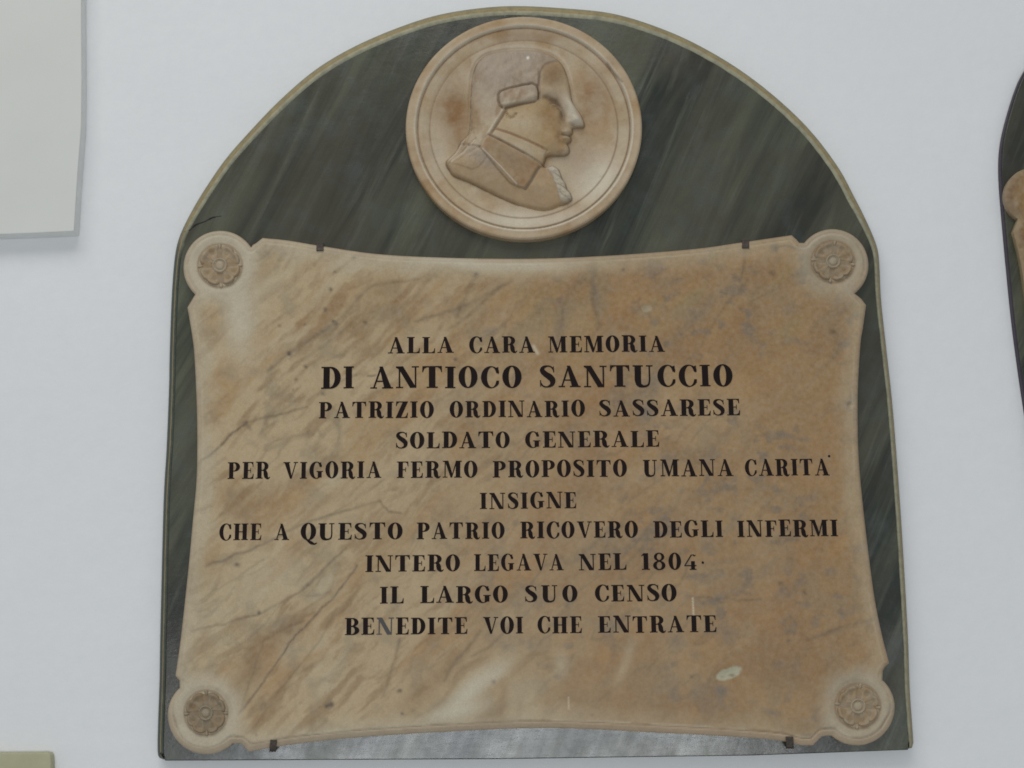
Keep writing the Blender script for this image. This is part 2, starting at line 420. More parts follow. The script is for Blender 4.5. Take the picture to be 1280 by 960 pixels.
def tab_c(P, d, h):
    x, y = P[:, 0], P[:, 1]
    K = 1.42
    wx = x+26*(fbm(x/70, y/70, 21)-.5); wy = y+26*(fbm(x/70, y/70, 31)-.5)
    cream, beige, tan, brown = lin((166, 149, 121)), lin((150, 131, 101)), lin((137, 114, 82)), lin((120, 93, 61))
    pale, grey, orange, blue = lin((172, 165, 146)), lin((124, 114, 97)), lin((148, 117, 78)), lin((98, 96, 93))
    T = sstep(430, 830, wx+.25*(wy-600)*0+90*(fbm(x/110, y/110, 41)-.5))
    c = mixc(np.tile(cream, (len(x), 1)), tan, T*.98)
    # clouds
    a = math.radians(42); u = wx*math.cos(a)-wy*math.sin(a); v = wx*math.sin(a)+wy*math.cos(a)
    n1 = fbm(u/120, v/28, 51); n2 = fbm(u/60, v/12, 61); n3 = fbm(x/26, y/26, 71); n4 = fbm(x/60+3, y/60, 81)
    c = mixc(c, orange, sstep(.50, .72, n1)*.65*(1-.2*T))
    c = mixc(c, beige, sstep(.45, .7, n4)*.5)
    c = mixc(c, pale, sstep(.58, .78, fbm(u/90, v/38, 91))*.50*(1-.75*T))
    c = mixc(c, brown, sstep(.55, .74, n2)*.55*(1-.6*T))
    c = mixc(c, grey, sstep(.52, .75, n3)*.45)
    c = mixc(c, brown*.9, sstep(.56, .70, fbm(u/26, v/7, 221))*.30*(1-.8*T))
    c = mixc(c, grey*.95, sstep(.5, .7, fbm(x/38, y/30, 241, 6))*.22*T); c = mixc(c, brown*1.02, sstep(.52, .7, fbm(x/52+7, y/44, 251, 6))*.40*T)
    c = mixc(c, blue*.95, sstep(.60, .72, fbm(x/17, y/13, 261, 5))*sstep(.45, .6, fbm(x/70, y/70, 271))*.55*T)
    c = mixc(c, blue, sstep(.62, .78, fbm(u/34, v/22, 101))*.33*T)
    c = mixc(c, lin((128, 120, 86)), sstep(.5, .75, fbm(u/50, v/26, 111))*.45*T*sstep(560, 330, y))
    # thin warped veins
    for sd, fr, wd, st in ((121, 46, .016, .38), (131, 27, .02, .22)):
        vn = np.abs(fbm(u/(fr*3.4), v/fr, sd, 4)-.5); msk = sstep(.45, .62, fbm(x/80, y/80, sd+5))
        c = mixc(c, grey*.62, np.exp(-(vn/wd)**2)*st*msk)
    # stains the eye picks out
    for cx, cy, rx, ry, an, tc, s in (
        (470, 372, 60, 16, 35, 'brown', .30), (335, 640, 40, 22, 60, 'orange', .55), (300, 632, 22, 26, 10, 'brown', .45), (268, 690, 30, 9, 50, 'orange', .5),
        (340, 800, 46, 13, 45, 'brown', .75), (312, 845, 36, 14, 50, 'brown', .6), (345, 780, 16, 8, 30, 'grey', .6), (300, 870, 20, 10, 50, 'grey', .3),
        (485, 655, 26, 10, 40, 'brown', .5), (540, 640, 26, 10, 45, 'orange', .4), (325, 345, 26, 8, 50, 'brown', .45), (520, 870, 60, 14, 45, 'brown', .3),
        (565, 830, 34, 9, 50, 'brown', .6), (575, 560, 24, 10, 50, 'orange', .5), (500, 505, 20, 10, 30, 'brown', .3), (700, 360, 90, 26, 0, 'brown', .35),
        (690, 620, 40, 20, 50, 'orange', .35), (560, 640, 20, 10, 50, 'brown', .3), (900, 340, 90, 20, -5, 'brown', .35), (940, 480, 50, 40, 0, 'orange', .35),
        (1030, 560, 30, 60, 0, 'orange', .4), (700, 470, 70, 40, 0, 'orange', .30), (960, 760, 60, 40, 0, 'orange', .25), (1000, 690, 50, 40, 0, 'brown', .25),
        (640, 880, 8, 50, 0, 'pale', .30), (590, 862, 50, 12, 42, 'pale', .85), (570, 890, 40, 12, 20, 'pale', .6), (700, 830, 9, 20, 0, 'pale', .5), (782, 830, 7, 28, -20, 'pale', .55),
        (660, 870, 18, 40, 0, 'pale', .35), (300, 395, 22, 50, 0, 'pale', .60), (345, 350, 50, 14, 40, 'pale', .55), (330, 725, 50, 30, 40, 'pale', .45), (420, 640, 90, 40, 30, 'cream', .4),
        (270, 780, 22, 40, 0, 'pale', .35), (560, 325, 70, 9, -8, 'pale', .75), (650, 330, 90, 10, 0, 'pale', .5), (700, 345, 20, 10, 0, 'grey', .3), (830, 355, 22, 10, 10, 'blue', .4),
        (745, 365, 5, 34, 8, 'blue', .45), (700, 410, 8, 26, -10, 'blue', .5), (808, 515, 12, 10, 0, 'blue', .75), (820, 470, 10, 20, 0, 'blue', .5), (870, 400, 60, 7, 48, 'blue', .40),
        (895, 750, 14, 5, 25, 'blue', .95), (862, 722, 9, 4, 0, 'blue', .6), (905, 790, 6, 18, 10, 'blue', .5), (845, 800, 10, 10, 0, 'blue', .4), (900, 866, 9, 7, 0, 'blue', .8),
        (902, 876, 4, 9, 0, 'blue', .6), (890, 615, 26, 5, 15, 'blue', .6), (950, 610, 12, 5, 15, 'blue', .45), (835, 640, 10, 4, 40, 'blue', .4), (985, 545, 16, 4, -15, 'blue', .8),
        (1062, 508, 5, 7, 0, 'blue', .8), (1006, 551, 7, 4, 0, 'blue', .6), (965, 890, 12, 4, -10, 'blue', .6), (780, 480, 10, 20, 10, 'blue', .35), (950, 720, 30, 5, 15, 'blue', .35),
        (905, 700, 50, 3.5, 10, 'blue', .3), (1040, 790, 50, 3.5, 15, 'blue', .35), (970, 830, 8, 6, 0, 'blue', .5), (1045, 745, 7, 3, -20, 'blue', .7), (1052, 768, 3, 5, 0, 'blue', .6),
        (830, 870, 30, 50, 0, 'grey', .35), (740, 880, 40, 30, 0, 'grey', .3), (968, 310, 5, 4, 0, 'dark', .9), (950, 300, 20, 7, 10, 'brown', .3), (806, 393, 9, 6, 0, 'grey', .6)):
        tcol = dict(brown=brown, orange=orange, pale=pale, grey=grey, blue=blue, cream=cream, dark=lin((74, 76, 62)))[tc]
        g = gauss(wx*.35+x*.65, wy*.35+y*.65, cx, cy, rx, ry, an)*(.55+.9*(n3-.1))
        c = mixc(c, tcol, np.clip(g*s, 0, 1))
    P2 = np.stack([x+5*(fbm(x/14, y/14, 141)-.5), y+5*(fbm(x/14, y/14, 151)-.5)], 1)
    for pts, w, s in (([(244, 584), (262, 570), (292, 540), (308, 528)], 1.5, .75), ([(308, 528), (345, 520), (384, 508)], 1.6, .40), ([(305, 528), (312, 536)], 2.5, .5),
        ([(335, 464), (361, 443), (417, 406), (466, 357), (522, 349)], 2.2, .33), ([(345, 475), (395, 440), (440, 405)], 2.0, .2),
        ([(520, 402), (561, 390), (604, 372), (640, 352)], 2.6, .35), ([(560, 412), (600, 382), (625, 360)], 2.2, .3), ([(570, 395), (596, 345)], 3, .3),
        ([(447, 706), (420, 745), (393, 770), (362, 803), (340, 838), (326, 857), (300, 890)], 1.3, .62), ([(380, 775), (330, 800), (298, 894)], 1.5, .25),
        ([(432, 685), (379, 738), (330, 765), (241, 790)], 1.6, .38), ([(475, 626), (430, 640), (386, 652), (330, 680), (259, 708)], 1.8, .40), ([(475, 626), (485, 640), (500, 642)], 1.6, .55),
        ([(500, 800), (485, 850), (480, 870)], 2, .35), ([(600, 790), (570, 825), (556, 850)], 2.2, .35), ([(420, 760), (400, 800), (345, 870)], 1.4, .28),
        ([(640, 780), (610, 810), (590, 820)], 1.8, .3), ([(250, 750), (300, 720), (330, 700)], 1.2, .25), ([(360, 690), (420, 640), (480, 600)], 1.5, .22),
        ([(745, 330), (740, 370), (748, 410), (735, 430)], 3.0, .25), ([(705, 380), (700, 420), (690, 450)], 3, .2), ([(870, 440), (900, 390), (935, 350)], 2.4, .22),
        ([(973, 309), (985, 308), (1003, 311)], 1.5, .7), ([(932, 306), (930, 330), (926, 350)], 1.6, .35), ([(860, 745), (897, 749), (950, 750)], 1.8, .35),
        ([(385, 500), (415, 482), (450, 467)], 2.2, .3), ([(470, 469), (460, 469)], 1.2, .7), ([(820, 745), (850, 730), (862, 700)], 2, .3), ([(1010, 800), (1060, 780), (1090, 775)], 2, .3)):
        dd = dseg(P2, pts); c = mixc(c, lin((84, 72, 58)), np.clip(np.exp(-(dd/(w*1.05))**2)*s*1.3*(.45+1.0*n3), 0, .95))
    for cx, cy, r, s in ((443, 323, 2.2, .7), (419, 340, 1.8, .6), (414, 362, 2.2, .7), (406, 387, 2.2, .7), (381, 406, 2, .5), (361, 443, 2.6, .8), (382, 459, 2.4, .7), (421, 406, 2.6, .6),
        (417, 402, 2.4, .7), (457, 403, 2.2, .6), (596, 343, 2.8, .6), (568, 450, 2.6, .6), (413, 881, 3.6, .9), (408, 883, 2.6, .7), (499, 864, 2.6, .7), (616, 852, 2.8, .7), (503, 893, 2, .7),
        (323, 765, 2.2, .7), (296, 707, 3, .6), (385, 731, 2.8, .4), (370, 475, 2, .5), (366, 488, 1.8, .5), (405, 492, 3, .5), (780, 338, 2, .6), (968, 310, 4, .8), (965, 342, 3, .5), (1041, 415, 3.2, .5),
        (864, 845, 2.5, .5), (985, 800, 3, .4), (975, 729, 3, .5), (1005, 740, 3, .4), (225, 862, 3, .6), (674, 392, 2, .4), (350, 408, 2, .4), (445, 470, 1.6, .4), (740, 893, 2.4, .4), (588, 903, 1.8, .4), (320, 917, 1.6, .5)):
        c = mixc(c, lin((70, 62, 52)), np.clip(gauss(P2[:, 0], P2[:, 1], cx, cy, r*1.1, r)*s*1.35, 0, .95))
    # pale rubbed zones near the border, round the rosettes, and pinkish outer moulding
    pm = np.zeros(len(x))
    for q in ((590, 862, 50, 12, 42), (570, 890, 40, 12, 20), (300, 395, 22, 50, 0), (560, 325, 70, 9, -8), (620, 842, 24, 9, 42), (652, 330, 80, 8, 0)): pm = np.maximum(pm, gauss(wx*.35+x*.65, wy*.35+y*.65, *q))
    c = mixc(c, pale*1.12, pm*.55)
    pe = sstep(34, 6, d+26*(n3-.5))*.50*(1-.3*T)
    c = mixc(c, pale*.98, pe); pm = np.maximum(pm, pe)
    for q in ROS: pm = np.maximum(pm, sstep(62, 34, np.hypot(x-q[0], y-q[1])))
    for k, (cx, cy, rx, ry) in enumerate(ROS):
        r = np.hypot(x-cx, y-cy)+16*(n4-.5)
        c = mixc(c, (pale, pale*.80, pale*1.0, pale*.86)[k], sstep(60, 30, r)*(.66, .45, .66, .55)[k])
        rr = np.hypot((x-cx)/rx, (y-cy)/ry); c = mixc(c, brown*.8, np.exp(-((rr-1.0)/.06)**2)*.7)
    pink = lin((164, 149, 129))
    bot = sstep(880, 905, y); wd = 5.0+3.6*bot
    c = mixc(c, pink*(1-.2*T[:, None]*(1-bot[:, None])), sstep(wd+1, wd-1, d)*(.35+.45*bot)*(.5+n3))
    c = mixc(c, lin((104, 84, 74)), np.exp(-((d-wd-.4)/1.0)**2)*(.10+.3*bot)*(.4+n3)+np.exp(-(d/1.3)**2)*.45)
    c = mixc(c, pale*1.15, np.exp(-((d-wd-2.2)/1.1)**2)*(.25+.5*bot)*sstep(.3, .6, vnoise(x/25, y/25, 88)))  # highlight line of the arris, painted as a pale stripe
    # white chips and scratches
    r = np.hypot((x-911)/17, (y-842-(-(x-911)*.32))/8.5)+.5*(fbm(x/7, y/7, 161)-.5)
    c = mixc(c, lin((160, 166, 152)), sstep(1.05, .75, r)*.95)
    c = mixc(c, lin((85, 80, 70)), gauss(x, y, 915, 844, 4, 2)*.8+gauss(x, y, 903, 846, 3, 1.5)*.4)
    r = np.hypot((x-808)/8, (y-386)/5)+.7*(fbm(x/5, y/5, 171)-.5); c = mixc(c, lin((150, 142, 125)), sstep(1.0, .7, r)*.7)
    for pts, w, s in (([(865.6, 747), (867.5, 784)], .8, .75), ([(710.5, 872), (711, 886)], .8, .5), ([(667, 433), (672, 442)], 2.0, .5)):
        c = mixc(c, lin((205, 205, 195)), np.exp(-(dseg(P, pts)/w)**2)*s)
    c = c*(.90+.10*fbm(x/3.1, y/3.1, 181, 3)+.10*fbm(x/9, y/9, 191, 4))[:, None]
    return np.clip(c*K*(np.array([.97, .935, .84])*(1-T[:, None])+np.array([1.0, .90, .765])*T[:, None])**(1-.8*np.clip(pm, 0, 1))[:, None], 0, .9)

tablet = relief('inscription_tablet', TAB, 1.9, D_TAB, tab_h, tab_c, M_marble, plaque, ORG, back=D_SLAB+.0002, plane=.011)[0]
D_FRONT = D_TAB+.0125

# ---- rosettes: four notched petals, four slim sepals, a ringed boss
def rosette(cx, cy, rx, ry, rot, tint, lb):
    base = D_FRONT-.0014
    o0 = to_wall([(cx, cy)], base)[0]
    root = None
    def piece(name, gridfn, nu, nv, parent, closed=False):
        V, Cc = [], []
        for i in range(nu):
            for j in range(nv):
                px, py, h, c = gridfn(i/(nu-1), j/(nv-1))
                q = to_wall([(cx+px*rx, cy+py*ry)], base)[0]
                V.append((q[0]-ORG[0], -(base+h/1000), q[1]-ORG[2])); Cc.append(c)
        Fc = [(i*nv+j, i*nv+j+1, (i+1)*nv+j+1, (i+1)*nv+j) for i in range(nu-1) for j in range(nv-1)]
        return link(name, new_mesh(name, V, Fc, True, np.clip(np.array(Cc)*1.35, 0, .9)), M_marble, parent)
    brown, pale, orange, dark = lin((146, 127, 98))*tint, lin((166, 158, 140))*tint, lin((152, 126, 92))*tint, lin((98, 80, 58))*tint
    rs = random.Random(int(cx*7+cy))
    def seedcol(a, r, e):
        n = float(fbm(np.array([a*3.1+cx]), np.array([r*6+cy]), 7)[0])
        c = brown*(1-e)+dark*e
        return c*(1-n*.5)+(orange if n > .5 else pale)*(n*.5)
    # flat ground disc the petals grow from (the rosette part itself)
    def disc(u, v):
        a = u*2*math.pi; r = .93*v*(1+.03*math.cos(8*a))
        return r*math.cos(a), r*math.sin(a), 1.6*(1-v**6)-.6, seedcol(a, r, .55)
    root = piece('rosette', disc, 49, 8, plaque)
    for k in range(4):
        a0 = rot+k*math.pi/2+math.pi/4+rs.uniform(-.06, .06); hw = .775; hz = rs.uniform(.9, 1.15)
        lob = rs.uniform(.6, 1.2); nt = rs.uniform(-.12, .12)
        def petal(u, v, a0=a0, lob=lob, nt=nt):
            t = 2*u-1; a = a0+hw*t*(.80+.20*v)
            R = .97-.13*abs(t)**5 - .07*lob*math.exp(-((t-nt)/.13)**2)
            r = .30+(R-.30)*v
            ring = math.exp(-((v-.86)/.16)**2); bowl = math.exp(-(((v-.55)/.2)**2+((abs(t-nt)-.45)/.28)**2))
            h = (1.9+2.6*ring*(1-abs(t)**4)-2.0*bowl+1.3*math.exp(-((t-nt)/.16)**2)*(1-v)-2.6*abs(t)**7-1.9*math.exp(-((t-nt)/.07)**2)*v)*hz
            if v > .985: h = -1.0
            return r*math.cos(a), r*math.sin(a), h, seedcol(a, r, min(1, max(abs(t)**10*.9, v**12*.9, .5*math.exp(-((t-nt)/.07)**2)*v, .35*(1-v)**2, .45*bowl)))
        piece('petal', petal, 21, 12, root)
    for k in range(4):
        a0 = rot+k*math.pi/2+rs.uniform(-.05, .05)
        def sepal(u, v, a0=a0):
            t = 2*u-1; w = .10*math.sin(math.pi*(.04+.80*v)); r = .78+.25*v
            px, py = r, w*t
            h = 2.0*(1-abs(t)**2.4)-.8+1.3*v
            if v > .99: h = -.8
            return px*math.cos(a0)-py*math.sin(a0), px*math.sin(a0)+py*math.cos(a0), h, seedcol(a0+t, r, abs(t)**3*.7)*.72+pale*.28*(1-.4*abs(t)**3)
        piece('sepal', sepal, 9, 9, root)
    def boss(u, v):
        a = u*2*math.pi; r = .36*v
        h = 1.6+2.3*math.exp(-((r-.30)/.035)**2)+2.4*math.sqrt(max(0, 1-(r/.2)**2))-(3.4 if v > .98 else 0)
        return r*math.cos(a), r*math.sin(a), h, seedcol(a, r, .75*math.exp(-((r-.215)/.03)**2))*.6+pale*.4
    piece('boss', boss, 33, 22, root)
    root['label'] = lb
rosette(*ROS[0], -.05, 1.0, 'carved rosette in the top left corner of the tablet')
rosette(*ROS[1], .12, .86, 'worn carved rosette in the top right corner of the tablet')
rosette(*ROS[2], -.03, .74, 'darker brown carved rosette in the bottom left corner of the tablet')
rosette(*ROS[3], .08, .96, 'pale carved rosette in the bottom right corner of the tablet')

# ---- medallion with the portrait in relief (drawn in a local 992 x 960 frame, 3.2 units to a photo pixel)
def L(p): return (500+p[0]/3.2, 10+p[1]/3.2)
MC, MR = (654.8, 160.6), (147.6, 139.2)
head = [(185, 612), (205, 592), (228, 566), (242, 535), (264, 512), (277, 490), (282, 440), (284, 380), (287, 310), (293, 262), (306, 224), (330, 197), (365, 180), (410, 171), (460, 166),
    (510, 166), (555, 172), (600, 186), (634, 207), (655, 235), (668, 270), (678, 310), (684, 345), (690, 372), (704, 396), (722, 420), (733, 443), (739, 463), (733, 473), (712, 473), (694, 476),
    (690, 483), (692, 492), (686, 502), (677, 508), (684, 514), (686, 524), (680, 533), (670, 540), (676, 552), (679, 566), (673, 580), (655, 586), (625, 587), (600, 588), (587, 592),
    (581, 606), (576, 628), (592, 636), (610, 629), (630, 638), (641, 657), (650, 682), (662, 700), (668, 722), (682, 741), (688, 764), (672, 776), (640, 790), (600, 806), (560, 808),
    (500, 794), (430, 768), (360, 735), (290, 700), (245, 682), (212, 668), (198, 648), (186, 630)]
curl = [(395, 358), (403, 344), (430, 333), (480, 321), (525, 314), (545, 322), (552, 345), (551, 366), (535, 378), (480, 389), (440, 400), (415, 408), (402, 398), (396, 380)]
wig = [(283, 492), (274, 440), (270, 150), (640, 150), (640, 215), (606, 222), (582, 232), (566, 255), (560, 290), (556, 330), (554, 368), (480, 392), (418, 412), (390, 455), (352, 512), (322, 555), (300, 530)]
queue = [(284, 488), (302, 525), (325, 556), (300, 566), (262, 590), (225, 618), (186, 630), (180, 610), (215, 575), (240, 530), (268, 505)]
collar = [(318, 562), (335, 530), (355, 512), (420, 545), (500, 588), (577, 632), (556, 640), (540, 668), (522, 700), (502, 727), (478, 722), (440, 706), (390, 650)]
stock = [(355, 511), (385, 490), (440, 510), (520, 542), (586, 574), (580, 606), (577, 632), (500, 588), (420, 545)]
jabot = [(577, 632), (592, 630), (610, 624), (634, 632), (645, 655), (655, 682), (668, 702), (674, 722), (690, 741), (694, 766), (672, 778), (640, 776), (630, 745), (618, 705), (604, 670), (590, 650)]
cheek = [(418, 410), (480, 392), (552, 368), (575, 350), (610, 365), (640, 400), (660, 450), (655, 500), (665, 560), (640, 590), (587, 575), (520, 542), (440, 510), (385, 490)]
polyL = lambda q: [L(p) for p in q]
HEAD = clean(spline(polyL(head), 1.5, True), .3)
CURL, WIG, QUEUE, COLLAR, STOCK, JABOT, CHEEK = [polyL(q) for q in (curl, wig, queue, collar, stock, jabot, cheek)]
def smin0(d, w): # rounded step of width w from a signed distance
    return np.sqrt(np.clip(1-(1-np.clip(d/w, 0, 1))**2, 0, 1))
def med_h(P, dd):
    x, y = P[:, 0], P[:, 1]
    r = np.hypot((x-MC[0])/MR[0], (y-MC[1])/MR[1])
    lx, ly = (x-500)*3.2, (y-10)*3.2
    # dished ground
    h = np.interp(r, [0, .55, .74, .79, .80, .82, .86, .895, .905, .915, .925, .945, .98, .992, 1.0, 1.1], [4.6, 5.4, 8.2, 9.8, 9.0, 10.6, 12.6, 13.4, 11.0, 16.4, 17.8, 17.0, 17.0, 16.0, 13.5, 10])
    s = sdf(P, HEAD)
    bx = lambda cx, cy, rx, ry=None, an=0: gauss(lx, ly, cx, cy, rx, ry, an)
    # body of the head: swelling volume
    body = 3.6*smin0(s, 4.5) + 8.0*smin0(s, 40)
    wg = sdf(P, WIG); cu = sdf(P, CURL); co = sdf(P, COLLAR); st = sdf(P, STOCK); ja = sdf(P, JABOT); qu = sdf(P, QUEUE); ch = sdf(P, CHEEK)
    f = body
    f = f + 1.8*sstep(-.8, 2.6, wg)                       # wig stands proud of the face
    strands = np.sin((lx*.16+ly*.05+7*fbm(lx/60, ly/60, 9))*1.1)*.05 + 1.2*(fbm(lx/11, ly/34, 13)-.5)
    f = f + strands*sstep(0, 4, wg)
    wv = np.sin(.045*ly+.9*np.sin(lx*.02)+3.5*fbm(lx/120, ly/120, 33)); f = f + (.9*wv+.5*np.sin(.115*lx+.03*ly+2.5*wv))*sstep(1, 9, wg)*sstep(0, 5, s)*(1-.6*sstep(150, 60, lx-300))
    f = f + 3.8*smin0(cu, 6.5) - 2.6*np.exp(-((cu+1.0)/1.1)**2)*(s > 2)
    f = f + np.sin(lx*.30+.1*ly)*.12*sstep(1, 4, cu)
    # queue and its ribbon
    f = f + 1.4*smin0(qu, 4) - 1.8*np.exp(-(dseg(P, polyL([(284, 490), (262, 540), (205, 612)]))/1.2)**2) - 1.8*np.exp(-(dseg(P, polyL([(302, 528), (255, 575), (200, 622)]))/1.2)**2)
    f = f - 2.0*np.exp(-(dseg(P, polyL([(240, 545), (320, 560)]))/1.3)**2)
    # diagonal band from the curl to the neck
    f = f + 1.4*np.exp(-(dseg(P, polyL([(415, 412), (352, 512)]))/1.6)**2) - 2.4*np.exp(-(dseg(P, polyL([(424, 418), (364, 510)]))/1.2)**2)
    # face
    f = f + 2.8*bx(500, 455, 80, 58) + 2.6*bx(615, 540, 42, 30) + 1.2*bx(560, 500, 40, 30) - 6.6*bx(622, 388, 30, 24, -40) - 4.6*bx(652, 432, 13, 34, -12) - 2.0*bx(590, 362, 26, 13, -25)
    f = f + 1.5*bx(617, 386, 15, 8, -8) - .9*np.exp(-(dseg(P, polyL([(600, 386), (616, 379), (634, 387)]))/.9)**2) + 1.8*bx(612, 335, 42, 14, -8) + 1.2*bx(610, 280, 40, 40)
    f = f + 4.2*bx(690, 400, 20, 42, 28) + 3.6*bx(706, 450, 17, 15) - 2.2*bx(690, 466, 9, 5) + 1.3*bx(676, 458, 9, 10)
    f = f + 3.4*bx(664, 497, 17, 9) + 3.2*bx(664, 524, 15, 8) - 3.2*np.exp(-(dseg(P, polyL([(650, 508), (686, 510)]))/1.0)**2) - 1.8*bx(640, 515, 10, 18) - 1.2*bx(655, 543, 18, 6)
    f = f + 2.0*bx(652, 568, 22, 15)
    f = f - 2.6*np.exp(-((np.hypot((lx-445)/1.0, (ly-430)/.9)-18)/5)**2)*(ly > 428) + .8*bx(442, 428, 12, 10)       # ear lobe under the curl
    f = f - 1.5*np.exp(-(dseg(P, polyL([(560, 372), (590, 360), (622, 376), (645, 405), (655, 432)]))/2.0)**2)
    f = f + .8*np.exp(-(dseg(P, polyL([(552, 250), (550, 330), (553, 368)]))/1.4)**2) - 1.1*np.exp(-(dseg(P, polyL([(562, 262), (557, 330), (558, 368)]))/1.2)**2)
    # neck, stock, collar, coat
    low = sstep(-2, 3, np.maximum(np.maximum(co, st), -1e9))
    f = f - 2.2*np.exp(-(dseg(P, polyL([(385, 490), (440, 508), (520, 540), (588, 572)]))/1.3)**2)
    f = f + 1.5*smin0(st, 3) - 2.2*np.exp(-(dseg(P, polyL([(355, 512), (420, 545), (500, 588), (577, 632)]))/1.3)**2)
    f = f + 2.6*smin0(co, 3.0) - 2.6*bx(430, 610, 60, 26, -38)*(co > 0) - 2.4*np.exp(-(dseg(P, polyL([(556, 640), (522, 700), (502, 727)]))/1.5)**2)
    f = f + 1.9*np.exp(-(dseg(P, polyL([(330, 572), (400, 640), (466, 712)]))/1.3)**2)
    f = f + 1.1*sstep(-1, 1.5, sdf(P, polyL([(215, 625), (318, 566), (350, 600), (315, 640), (290, 650)]))) + 3.0*(fbm(lx/13, ly/20, 19)-.5)*bx(290, 605, 70, 45)
    f = f + (2.0*smin0(ja, 3) + 2.4*np.abs(np.sin((ly-.5*lx)*.095+2.2*fbm(lx/16, ly/16, 3)))*sstep(0, 2.5, ja) - .5*sstep(0, 2, ja))*1.0
    f = f*sstep(-.3, 1.2, s)
    m = sstep(-.4, .8, s)
    gz = np.interp(r, [0, .6, .8, 1], [4.6, 5.6, 9, 12])
    h2 = gz*.65+1.6+f*1.28
    # the portrait sinks into the ground towards the lower edge of the bust
    h2 = h2 - 3.6*sstep(680, 800, ly-.10*(lx-400))
    h = h*(1-m)+np.maximum(h2, h*.8)*m
    # incised halo round the head
    h = h - 1.0*np.exp(-((s+2.0)/1.5)**2)*sstep(500, 420, ly)*(r < .88) + .6*np.exp(-((s+5.5)/2.6)**2)*sstep(420, 250, ly)*(r < .88)
    h = h - 1.4*np.exp(-(dseg(P, polyL([(828, 225), (850, 255), (888, 300)]))/1.3)**2)
    h = h*.84 + .7*(fbm(x/8, y/8, 23)-.5)
    return h
def med_c(P, dd, h):
    x, y = P[:, 0], P[:, 1]; lx, ly = (x-500)*3.2, (y-10)*3.2
    r = np.hypot((x-MC[0])/MR[0], (y-MC[1])/MR[1]); n = len(x)
    bx = lambda cx, cy, rx, ry=None, an=0: gauss(lx, ly, cx, cy, rx, ry, an)
    base, tan, brown, pale, grey, gold = lin((153, 135, 107)), lin((146, 120, 86)), lin((120, 89, 54)), lin((182, 173, 154)), lin((136, 124, 111)), lin((152, 128, 88))
    n1 = fbm(x/26, y/26, 201); n2 = fbm(x/10, y/10, 211)
    c = np.tile(base, (n, 1)); s = sdf(P, HEAD)
    c = mixc(c, tan, sstep(.4, .7, n1)*.7); c = mixc(c, brown, sstep(.5, .75, fbm(x/16+9, y/16, 231))*.3)
    c = mixc(c, brown, np.clip(bx(215, 400, 66, 120)*1.15+bx(780, 350, 75, 100)*.9+bx(735, 600, 65, 85)*.85+bx(240, 540, 40, 40)*.5, 0, 1)*(r < .83)*(.7+.6*n2))
    c = mixc(c, brown, np.clip(bx(540, 105, 260, 26)*.7+bx(860, 240, 60, 60)*.35, 0, 1))
    c = mixc(c, pale, np.clip(bx(800, 690, 110, 90, 40)*.85+bx(480, 850, 280, 45)*.75+bx(150, 600, 30, 70)*.4, 0, 1)*(s < 1))
    band = (r > .93); c = mixc(c, tan*1.05, sstep(.925, .94, r)*.6)
    c = mixc(c, brown, sstep(.925, .94, r)*sstep(.5, .8, n1)*.45); c = mixc(c, pale*.95, sstep(.3, .6, fbm(x/34+5, y/34, 281))*.28)
    c = mixc(c, pale*1.1, np.exp(-((r-.916)/.010)**2)*.85)  # bright highlight of the raised ring, painted into the colour
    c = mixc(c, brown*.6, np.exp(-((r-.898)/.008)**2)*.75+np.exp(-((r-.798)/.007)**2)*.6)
    wg = sdf(P, WIG); cu = sdf(P, CURL); co = sdf(P, COLLAR); ja = sdf(P, JABOT); ch = sdf(P, CHEEK); st = sdf(P, STOCK)
    c = mixc(c, grey*1.02, sstep(-1, 1, wg)*(s > 0)*.75*sstep(520, 260, ly+.3*(lx-400)*0))
    c = mixc(c, gold*.98, sstep(-2, 6, ch)*.8); c = mixc(c, brown*.95, sstep(-2, 4, ch)*np.clip(bx(600, 430, 60, 60)*.7+bx(630, 540, 40, 50)*.4, 0, 1)); c = mixc(c, pale*.95, bx(480, 470, 70, 40)*.4*(ch > 0)); c = mixc(c, brown, sstep(.5, .8, n2)*.35*(ch > 0))  # gold and brown patina, plus painted modelling: cheek lit at left, shaded at right
    c = mixc(c, brown*.82, np.clip(bx(605, 272, 48, 56)*1.0, 0, 1)*(s > 2)*.9)
    c = mixc(c, brown*.50, np.clip(bx(600, 366, 38, 10, -20)+bx(638, 400, 14, 34, 25)+bx(652, 440, 10, 34, 8), 0, 1)*.85*(s > 1))  # shadow of the eye socket and behind the nose, painted dark brown
    c = mixc(c, brown*.7, bx(640, 510, 18, 40)*.6)
    c = mixc(c, pale*.86, np.clip(bx(684, 410, 26, 60, 22)*.9+bx(712, 455, 26, 18)*.8+bx(664, 503, 16, 20)*.35, 0, 1)*(s > 0))
    c = mixc(c, brown*.95, sstep(0, 3, co)*.6*(.5+n1)); c = mixc(c, lin((112, 92, 66)), bx(440, 620, 70, 26, -38)*.6*(co > 0))
    c = mixc(c, tan*.86, (s > 0)*(1-sstep(0, 3, np.maximum(co, ja)))*sstep(575, 640, ly)*.7)
    c = mixc(c, grey*.90, bx(350, 610, 90, 36, -25)*.7*(s > 0)*(co < 1))
    c = mixc(c, pale*.84, sstep(-1, 2, ja)*.8); c = mixc(c, grey*.6, sstep(0, 1, ja)*(.5+.5*np.sin((ly-.5*lx)*.19+5*n2))**3*.6)
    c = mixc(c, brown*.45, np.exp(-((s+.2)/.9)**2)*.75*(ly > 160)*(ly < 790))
    c = mixc(c, pale*1.05, np.exp(-((s+4.6)/2.2)**2)*.4*sstep(400, 200, ly)*(r < .88))  # light caught by the halo above the head, painted pale
